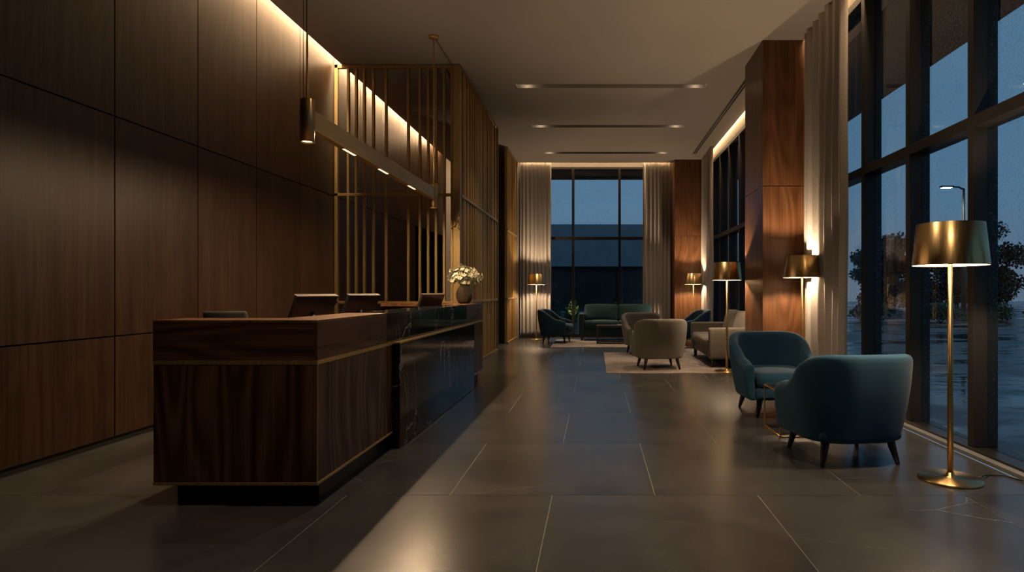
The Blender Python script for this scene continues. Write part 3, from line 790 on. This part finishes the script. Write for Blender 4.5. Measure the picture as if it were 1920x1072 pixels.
# ------------------------------------------------------------------ tub armchair
def smooth(t): t = max(0, min(1, t)); return t*t*(3-2*t)
def make_armchair(name, fab, loc, rz, label, group):
    r = empty(name, loc, rz); tag(r, label, 'armchair', group)
    # plan path, from left arm front, round the back, to right arm front
    hw, yb, yf, rc = .345, -.345, .235, .24
    path = []
    n = 9
    for i in range(n): path.append((-hw, yf + (yb+rc-yf)*i/n, -1, 0))
    for i in range(9):
        a = PI + (PI/2)*i/8; path.append((-hw+rc+rc*math.cos(a), yb+rc+rc*math.sin(a), math.cos(a), math.sin(a)))
    for i in range(1, 8): path.append((-hw+rc + (2*hw-2*rc)*i/8, yb, 0, -1))
    half = path
    for i in range(9):
        a = 1.5*PI + (PI/2)*i/8; path.append((hw-rc+rc*math.cos(a), yb+rc+rc*math.sin(a), math.cos(a), math.sin(a)))
    for i in range(1, n+1): path.append((hw, yb+rc + (yf-yb-rc)*i/n, 1, 0))
    bm_ = MB(); sections = []
    last = len(path)-1
    for i, (x, y, nx, ny) in enumerate(path):
        k = smooth((.10 - y)/.40)              # 0 arm .. 1 back
        top = .545 + .235*k - .03*smooth((abs(x)-.20)/.2)*k*.6
        fr = smooth((y-.10)/.135)
        top -= .035*fr*fr
        th = .048 - .006*k
        lean = .055*k
        z0 = .165
        sec = []
        def P(off, z):
            u = (z-z0)/(top-z0)
            fl = -.035*(1-u)**2 + lean*u**1.3*(1 if ny < -.05 else .6) + .012*math.sin(PI*u)
            return (x+nx*(off+fl*(.9 if ny > -.05 else 1)), y+ny*(off+fl), z)
        out = [P(th, z0 + (top-th-z0)*q) for q in (0, .06, .2, .4, .6, .8, 1)]
        arc = [P(th*math.cos(a), top-th+th*math.sin(a)) for a in (PI*.17, PI*.33, PI*.5, PI*.67, PI*.83)]
        inn = [P(-th, z0 + (top-th-z0)*q) for q in (1, .8, .6, .4, .2, .06, 0)]
        sections.append([bm_.bm.verts.new(p) for p in out+arc+inn])
    # rounded front ends: extra shrunk sections
    def endcap(sec, dirn):
        cs = []
        c0 = [sum((v.co[a] for v in sec), 0)/len(sec) for a in range(3)]
        for s_, d in ((.80, .032), (.45, .046)):
            ring = []
            for v in sec:
                w = Vector((c0[0] + (v.co.x-c0[0])*s_, v.co.y + d*dirn, v.co.z - (.014 if v.co.z > .35 else 0)*(1-s_)*2))
                ring.append(bm_.bm.verts.new(w))
            cs.append(ring)
        return cs
    cl = endcap(sections[0], 1); cr = endcap(sections[-1], 1)
    sections = cl[::-1] + sections + cr
    for a, c in zip(sections, sections[1:]):
        m = len(a)
        for k in range(m):
            f = bm_.bm.faces.new((a[k], a[(k+1)%m], c[(k+1)%m], c[k])); f.smooth = True
    bm_.bm.faces.new(sections[0]).smooth = True; bm_.bm.faces.new(sections[-1][::-1]).smooth = True
    sh = bm_.build('backrest', fab, r, normals=True)
    m_ = sh.modifiers.new('subdivision', 'SUBSURF'); m_.levels = 1; m_.render_levels = 1
    # seat base and cushion with a rounded front
    def slab(nm, z0, z1, yfr, hwid, rr, bul):
        b = MB(); b.soft(0, (yfr-.30)/2, (z0+z1)/2, hwid*2, yfr+.30, z1-z0, r=rr, bulge=(0, .03, bul), n=8)
        return b.build(nm, fab, r)
    slab('seat_base', .165, .295, .315, .305, .045, 0)
    slab('seat_cushion', .285, .43, .345, .298, .062, .022)
    for sx, sy in ((-1, -1), (1, -1), (-1, 1), (1, 1)):
        x0, y0 = sx*.235, (-.235 if sy < 0 else .215)
        MB().tube([(x0, y0, .20), (x0+sx*.014, y0+sy*.012, .12), (x0+sx*.042, y0+sy*.035, 0)], [.032, .026, .014], 14).build('leg', M['leg'], r)
    return r
GB = 'dark blue tub armchairs'
c1 = make_armchair('armchair', M['blue'], (1.79, 4.42, 0), math.radians(7), 'nearest petrol blue tub armchair, seen from behind beside the big floor lamp', 'petrol blue armchairs')
dup(c1, (1.795, 6.02, 0), math.radians(185), 'petrol blue tub armchair facing the viewer across the small brass side table')
c2 = make_armchair('armchair', M['beige'], (.985, 9.46, .008), math.radians(7), 'taupe grey tub armchair with its back to the viewer on the rug', 'taupe armchairs')
dup(c2, (.94, 11.55, .008), math.radians(190), 'taupe grey tub armchair facing the viewer, partly behind the other taupe one')
c3 = make_armchair('armchair', M['dblue'], (-.90, 14.2, .008), math.radians(-99), 'dark blue tub armchair seen from the side, left of the green sofa', GB)
dup(c3, (2.16, 13.75, .008), math.radians(98), 'dark blue tub armchair before the walnut pier in the far right corner')

# ------------------------------------------------------------------ sofas
def make_sofa(fab, loc, rz, W, D, label, arm_h, back_h, seat_h, leg_h=.13, arm_w=.14):
    """faces +Y, origin at centre of the footprint"""
    r = empty('sofa', loc, rz); tag(r, label, 'sofa')
    MB().soft(0, -.02, (leg_h+.29)/2, W-.02, D-.06, .29-leg_h, r=.02, n=4).build('frame', fab, r)
    MB().soft(0, -D/2+.08, (leg_h+.62)/2, W-.02, .14, .62-leg_h, r=.035, n=6).build('back_frame', fab, r)
    for s in (-1, 1):
        MB().soft(s*(W/2-arm_w/2), 0, (leg_h+arm_h)/2, arm_w, D, arm_h-leg_h, r=.035, bulge=(.006, 0, .006), n=6).build('arm', fab, r)
    iw = (W-2*arm_w)/2
    for s in (-1, 1):
        MB().soft(s*iw/2, .07, (seat_h+.28)/2+.01, iw-.006, D-.16, seat_h-.27, r=.05, bulge=(.004, .012, .02), n=8).build('seat_cushion', fab, r)
        R = Matrix.Rotation(.20, 4, 'X')
        MB().soft(s*iw/2, -D/2+.22, (seat_h+back_h)/2, iw-.008, .17, back_h-seat_h+.03, r=.06, bulge=(.006, .045, .012), n=9, M4=R).build('back_cushion', fab, r)
    for sx in (-1, 1):
        for sy in (-1, 1):
            MB().box(sx*(W/2-.085)-.025, sx*(W/2-.085)+.025, sy*(D/2-.08)-.025, sy*(D/2-.08)+.025, 0, leg_h+.01).build('leg', M['leg'], r, bevel=.004)
    return r
make_sofa(M['green'], (.57, 14.98, .008), PI, 1.96, .82, 'teal green two seat sofa under the back window', .655, .85, .46)
make_sofa(M['beige'], (2.235, 10.38, .008), PI/2, 1.90, .90, 'taupe beige two seat sofa facing left beside the walnut column', .62, .84, .43)

# ------------------------------------------------------------------ tables
def side_table():
    r = empty('side_table', (1.72, 5.19, 0)); tag(r, 'small cube frame brass side table with dark top between the blue armchairs', 'side table')
    h, w, t = .37, .20, .011; d = .23
    for sx in (-1, 1):
        for sy in (-1, 1): MB().box(sx*w-t/2, sx*w+t/2, sy*d-t/2, sy*d+t/2, 0, h).build('leg', M['brass_trim'], r, bevel=.001)
    b = MB()
    for z in (.0, h-t):
        for s in (-1, 1):
            b.box(-w+t/2, w-t/2, s*d-t/2, s*d+t/2, z, z+t); b.box(s*w-t/2, s*w+t/2, -d+t/2, d-t/2, z, z+t)
    b.build('frame', M['brass_trim'], r)
    MB().box(-w, w, -d, d, h, h+.012).build('table_top', M['stone_top'], r, bevel=.002)
side_table()
def coffee_table():
    r = empty('coffee_table', (.60, 13.98, .008)); tag(r, 'low dark wood coffee table in front of the green sofa', 'coffee table')
    w, d, h = .57, .25, .41
    MB().box(-w, w, -d, d, h-.035, h).build('table_top', M['table_wood'], r, bevel=.003)
    for sx in (-1, 1):
        for sy in (-1, 1): MB().box(sx*(w-.02)-.02, sx*(w-.02)+.02, sy*(d-.02)-.02, sy*(d-.02)+.02, 0, h-.035).build('leg', M['table_wood'], r, bevel=.002)
    for sy in (-1, 1): MB().box(-w+.04, w-.04, sy*(d-.02)-.015, sy*(d-.02)+.015, .0, .028).build('floor_rail', M['table_wood'], r, bevel=.002)
coffee_table()
tag(MB().box(-.10, .10, -.07, .07, 0, .018).build('book', M['paper'], loc=(.62, 13.90, .419), rot=(0,0,.15), bevel=.002), 'thin pale book lying on the dark coffee table', 'book')

# ------------------------------------------------------------------ rugs
def rug(loc, w, d, label):
    b = MB(); b.soft(0, 0, .004, w, d, .008, r=.003, n=2)
    tag(b.build('rug', M['rug'], loc=loc), label, 'rug')
rug(((.165+2.05)/2, 10.33, 0), 2.05-.165, 3.0, 'pale mottled rug under the taupe armchairs, nearest the viewer')
rug(((-.96+1.98)/2, 14.0, 0), 2.94, 2.1, 'pale rug under the coffee table at the back window')

# ------------------------------------------------------------------ curtains
def curtain(p0, p1, amp, folds, label, seed, z1=H+.09, z0=.012):
    rnd = random.Random(seed)
    p0, p1 = Vector((*p0, 0)), Vector((*p1, 0)); d = p1-p0; Lc = d.length; d.normalize(); nrm = Vector((-d.y, d.x, 0))
    b = MB(); nu = folds*12; nz = 30
    ph = [rnd.uniform(-.5, .5) for _ in range(folds+2)]; am = [rnd.uniform(.75, 1.15) for _ in range(folds+2)]
    grid = []
    for j in range(nz+1):
        z = z0 + (z1-z0)*j/nz; row = []
        low = 1 - j/nz
        for i in range(nu+1):
            u = i/nu; k = u*folds; ki = int(min(k, folds-1)); f = k-ki
            A = am[ki]*(1-smooth(f)) + am[ki+1]*smooth(f); Pp = ph[ki]*(1-smooth(f)) + ph[ki+1]*smooth(f)
            w = math.sin(2*PI*k + Pp + .07*math.sin(z*.9+ki))
            off = amp*A*w*(.8+.3*low) + .012*low*math.sin(z*2.2+u*9)
            slide = .006*math.sin(4*PI*k)*A
            q = p0 + d*(u*Lc + slide) + nrm*off
            row.append(b.bm.verts.new((q.x, q.y, z)))
        grid.append(row)
    for r0, r1 in zip(grid, grid[1:]):
        for i in range(nu):
            f = b.bm.faces.new((r0[i], r0[i+1], r1[i+1], r1[i])); f.smooth = True
    o_ = b.build('curtain', M['curtain'])
    so = o_.modifiers.new('thickness', 'SOLIDIFY'); so.thickness = .003
    tag(o_, label, 'curtain', 'floor length linen curtains')
curtain((-1.94, 15.68), (-1.14, 15.68), .052, 8, 'pleated linen curtain on the left side of the back window', 1)
curtain((1.24, 15.66), (1.96, 15.66), .052, 7, 'pleated linen curtain on the right side of the back window', 2)
curtain((2.66, 13.75), (2.68, 15.08), .050, 9, 'pleated linen curtain on the side windows in the far right corner', 3)
curtain((2.705, 6.50), (2.705, 7.75), .064, 6, 'tallest pleated linen curtain, between the walnut column and the near side window', 4)

# ------------------------------------------------------------------ outside
b = MB(); b.box(XG+.3, 70, -12, 75, -.12, -.05); b.box(-60, XG+.3, 17.0, 75, -.12, -.05)
struct(b.build('ground_asphalt', M['asphalt']), 'wet asphalt car park outside the windows')
struct(MB().box(-12, 2.4, 17.6, 34, -.055, -.02).build('ground_lawn', M['grass']), 'dark lawn outside the back window')
struct(MB().box(XL-.12, XG+.35, 15.98, 17.02, -.12, -.02).build('ground_path', M['slate']))
b = MB(); b.box(XG+.12, 4.93, -12, 17.9, H, H+.22); b.box(-14, XG+.12, YB+.18, 17.9, H, H+.22)
struct(b.build('roof_canopy', M['canopy'], bevel=.004), 'dark roof overhang outside the windows')
struct(MB().box(-60, 2.2, 34, 34.25, -.05, .06).build('trim_kerb', M['concrete']))
# low building opposite the back window
r = empty('building', (-16, 46, 0)); tag(r, 'long low flat roofed building across from the back window', 'building')
MB().box(-26, 22, 2.5, 12, -.05, 3.2).build('glazed_ground_floor', M['facade_dark'], r)
MB().box(-26, 22, 0, 12.5, 3.1, 6.3).build('fascia', M['concrete'], r)
for x in range(-24, 22, 6): MB().box(x-.15, x+.15, .4, .8, -.05, 3.1).build('pillar', M['canopy'], r)

# foliage: leaves as small solid slivers scattered in lumpy volumes
def foliage_mesh(b, centre, rad, n, size, rnd, mi=0):
    b.mi = mi
    for _ in range(n):
        d = Vector((rnd.gauss(0,1), rnd.gauss(0,1), rnd.gauss(0,1))).normalized()
        k = rnd.random()**.4
        q = Vector(centre) + Vector((d.x*rad[0], d.y*rad[1], d.z*rad[2]))*k
        a = Vector((rnd.gauss(0,1), rnd.gauss(0,1), rnd.gauss(0,1))).normalized(); u = a.orthogonal().normalized()
        l = size*rnd.uniform(.6, 1.4); w = l*.45
        P = [q, q+a*l*.5+u*w, q+a*l, q+a*l*.5-u*w]
        b.bm.faces.new([b.bm.verts.new(p) for p in P]).material_index = mi
def make_tree(h, seed, label, loc):
    rnd = random.Random(seed); r = empty('tree', loc); tag(r, label, 'tree', 'trees around the car park')
    b = MB(); b.tube([(0,0,-.1), (.08,.03,h*.3), (-.05,.06,h*.62), (0,0,h*.9)], [.16, .13, .09, .03], 8)
    for k in range(6):
        a = k*1.1; z = h*(.3+.08*k); b.tube([(0,0,z), (math.cos(a)*h*.18, math.sin(a)*h*.18, z+h*.14)], [.06, .02], 6)
    b.build('trunk', M['bark'], r)
    b = MB()
    for k in range(20):
        a = rnd.uniform(0, 2*PI); e = rnd.uniform(.05, .38)*h
        foliage_mesh(b, (math.cos(a)*e, math.sin(a)*e, h*rnd.uniform(.10, .86)), (h*.20, h*.20, h*.13), 420, .24, rnd)
    f = b.build('crown', M['foliage'], r); f['kind'] = 'stuff'
    return r
ta = make_tree(6.6, 1, 'tallest dark tree behind the street lamp, seen through the nearest panes', (27.5, 46, 0))
tb = make_tree(5.6, 2, 'dark tree seen low in the second pane left of the nearest floor lamp', (21.5, 44, 0))
SP = [(25.4, 55, 1.0, .95, tb), (34.6, 53, 2.1, .9, ta), (42.6, 51, .3, .95, ta), (49.5, 46, 4.0, 1.0, tb), (18.0, 53, 5.0, 1.0, ta), (12.4, 46, 2.6, .9, tb), (36.0, 42, 3, .8, tb)]
for x, y, rz, s_, src in SP:
    t = dup(src, (x, y, 0), rz, 'dark tree in the silhouetted row along the far edge of the car park', 'trees in the far row'); t.scale = (s_, s_, s_)
def make_bush(name, loc, rad, n, size, seed, label, m, group=None):
    rnd = random.Random(seed); b = MB()
    r = empty(name, loc); tag(r, label, 'bush', group)
    for k in range(7):
        a = rnd.uniform(0, 2*PI); e = rnd.uniform(0, .55)
        foliage_mesh(b, (math.cos(a)*rad[0]*e, math.sin(a)*rad[1]*e, rad[2]*rnd.uniform(.75, 1.25)), (rad[0]*.6, rad[1]*.6, rad[2]*.7), n, size, rnd)
    f = b.build('foliage', m, r); f['kind'] = 'stuff'
    b = MB()
    for k in range(5):
        a = k*1.3; b.tube([(0,0,-.03), (math.cos(a)*rad[0]*.5, math.sin(a)*rad[1]*.5, rad[2]*1.2)], [.018, .008], 6)
    b.build('stem', M['bark'], r)
    return r
bs = make_bush('bush', (14.0, 24.5, -.05), (.9, .9, .42), 240, .10, 4, 'low green bush at the car park edge behind the nearest floor lamp pole', M['shrubg'], 'low bushes at the car park edge')
for x, y, rz in ((16.6, 25.2, 1), (11.4, 25.0, 2), (19.3, 25.6, 3), (8.8, 25.6, 4.4)):
    dup(bs, (x, y, -.05), rz, 'low green bush in the planted strip at the car park edge')
make_bush('shrub', (-.82, 21.6, -.03), (.30, .30, .50), 200, .07, 8, 'small shrub lit from below outside the back window', M['shrubg'])
hb = make_bush('hedge_bush', (-1.9, 24, -.03), (.75, .6, .55), 260, .09, 9, 'dark round bush behind the lit shrub outside the back window', M['foliage'])
dup(hb, (1.9, 25, -.03), 1.0, 'dark round bush outside the back window, right of the lit shrub')
u = empty('garden_uplight', (-.80, 21.05, -.03)); tag(u, 'small garden uplight at the foot of the lit shrub', 'garden light')
MB().tube([(0,0,0), (0,0,.08), (0,.03,.14)], [.02, .035, .04], 12).build('lamp_body', M['pole'], u)
MB().lathe([(0, .143), (.033, .143)], c=(0,.03,0), n=16).build('lens', M['led'], u)
# street lamp
r = empty('street_lamp', (18.3, 30, -.05)); tag(r, 'tall street lamp on its pole in the car park beyond the nearest window', 'street lamp')
MB().tube([(0,0,0), (0,0,3), (0,0,6.35)], [.10, .08, .055], 12).build('pole', M['pole'], r)
MB().tube([(0,0,6.3), (-.25,0,6.42), (-.75,0,6.45)], [.045, .04, .035], 10).build('arm', M['pole'], r)
hd = MB().soft(-.85, 0, 6.44, .62, .24, .09, r=.03, n=4).build('lamp_head', M['pole'], r)
MB().box(-1.1, -.62, -.09, .09, 6.375, 6.394).build('led_panel', M['streetled'], hd)

# ------------------------------------------------------------------ lights
WARM = (1, .66, .35); LCOL = (1, .71, .44); LAMPW = 105
for (x, y, z), lab, rz in LAMPS:
    light('POINT', 'lamp_bulb_light', (x, y, 1.482), LAMPW, LCOL, shadow_soft_size=.030)
for x, y, z in SPOTS:
    light('SPOT', 'downlight_beam', (x, y, z), 200, (1, .74, .50), spot_size=math.radians(72), spot_blend=.9, shadow_soft_size=.03)
for x, y, z in SPOTS:
    light('POINT', 'downlight_spill', (x, y, z-.006), .55, (1, .78, .55), shadow_soft_size=.012)
for y in (4.385, 7.82):
    light('SPOT', 'pendant_beam', (-2.09, y, 2.285), 60, (1, .66, .36), spot_size=math.radians(110), spot_blend=.7, shadow_soft_size=.035)
light('AREA', 'pendant_bar_glow', (-2.09, 6.1, 2.375), 80, (1, .68, .40), shape='RECTANGLE', size=.03, size_y=3.0)
# LED coves
light('AREA', 'cove_led_left', (-3.715, 10.45, H+.30), 400, WARM, shape='RECTANGLE', size=.05, size_y=8.7, rot=(0, math.radians(-8), 0))
light('AREA', 'pendant_bar_uplight', (-2.09, 6.1, 2.545), 11, (1, .72, .46), rot=(PI, 0, 0), shape='RECTANGLE', size=.03, size_y=3.1)  # added fill aimed up from the pendant bar to brighten the dark ceiling
light('AREA', 'cove_led_back', (.0, 15.66, H+.22), 40, WARM, shape='RECTANGLE', size=3.9, size_y=.06)
light('AREA', 'cove_led_right', (2.765, 11.9, H+.14), 60, WARM, shape='RECTANGLE', size=.04, size_y=6.2)
light('AREA', 'cove_led_near', (2.765, 6.2, H+.14), 35, WARM, shape='RECTANGLE', size=.04, size_y=3.3)
light('SPOT', 'garden_uplight_beam', (-.80, 21.08, .13), 110, (1, .80, .32), rot=(math.radians(160), 0, 0), spot_size=math.radians(80), spot_blend=.6, shadow_soft_size=.03)
light('SPOT', 'street_lamp_beam', (17.45, 30, 6.28), 300, (1, .9, .7), spot_size=math.radians(130), spot_blend=.6, shadow_soft_size=.1)

# dusk sky
w = bpy.data.worlds.new('dusk'); sc.world = w; w.use_nodes = True; nt = w.node_tree; nt.nodes.clear()
ow = nt.nodes.new('ShaderNodeOutputWorld'); bg = nt.nodes.new('ShaderNodeBackground'); bg.inputs[1].default_value = 1.12
tc = nt.nodes.new('ShaderNodeTexCoord'); sx = nt.nodes.new('ShaderNodeSeparateXYZ'); nt.links.new(tc.outputs['Generated'], sx.inputs[0])
nz = nt.nodes.new('ShaderNodeTexNoise'); nz.inputs['Scale'].default_value = 2.2; nt.links.new(tc.outputs['Generated'], nz.inputs['Vector'])
h_ = math_n(nt, 'ADD', sx.outputs[2], math_n(nt, 'MULTIPLY', math_n(nt, 'SUBTRACT', nz.outputs['Fac'], .5), .12))
rp = ramp(nt, [(0, (.125, .175, .235)), (.12, (.105, .20, .30)), (.35, (.085, .19, .30)), (1, (.045, .10, .18))], h_)
nt.links.new(rp.outputs[0], bg.inputs[0]); nt.links.new(bg.outputs[0], ow.inputs[0])

# ------------------------------------------------------------------ camera
cam = bpy.data.cameras.new('camera'); co = bpy.data.objects.new('camera', cam); C.objects.link(co)
co.location = (0, 0, CAMZ); co.rotation_euler = (PI/2, 0, 0)
cam.sensor_fit = 'HORIZONTAL'; cam.sensor_width = 36; cam.lens = 36*F/1920
cam.shift_x = -(1116-960)/1920; cam.shift_y = (546-536)/1920
cam.clip_end = 300
sc.camera = co
vs = sc.view_settings; sc.display_settings.display_device = 'sRGB'
vs.view_transform = 'Standard'; vs.look = 'None'; vs.exposure = 0.0; vs.gamma = 1.0; vs.use_curve_mapping = False
cy = sc.cycles; cy.use_denoising = True; cy.sample_clamp_indirect = 4.0; cy.max_bounces = 10; cy.transparent_max_bounces = 24
cy.caustics_reflective = False; cy.caustics_refractive = False
try: cy.denoiser = 'OPENIMAGEDENOISE'
except Exception: pass
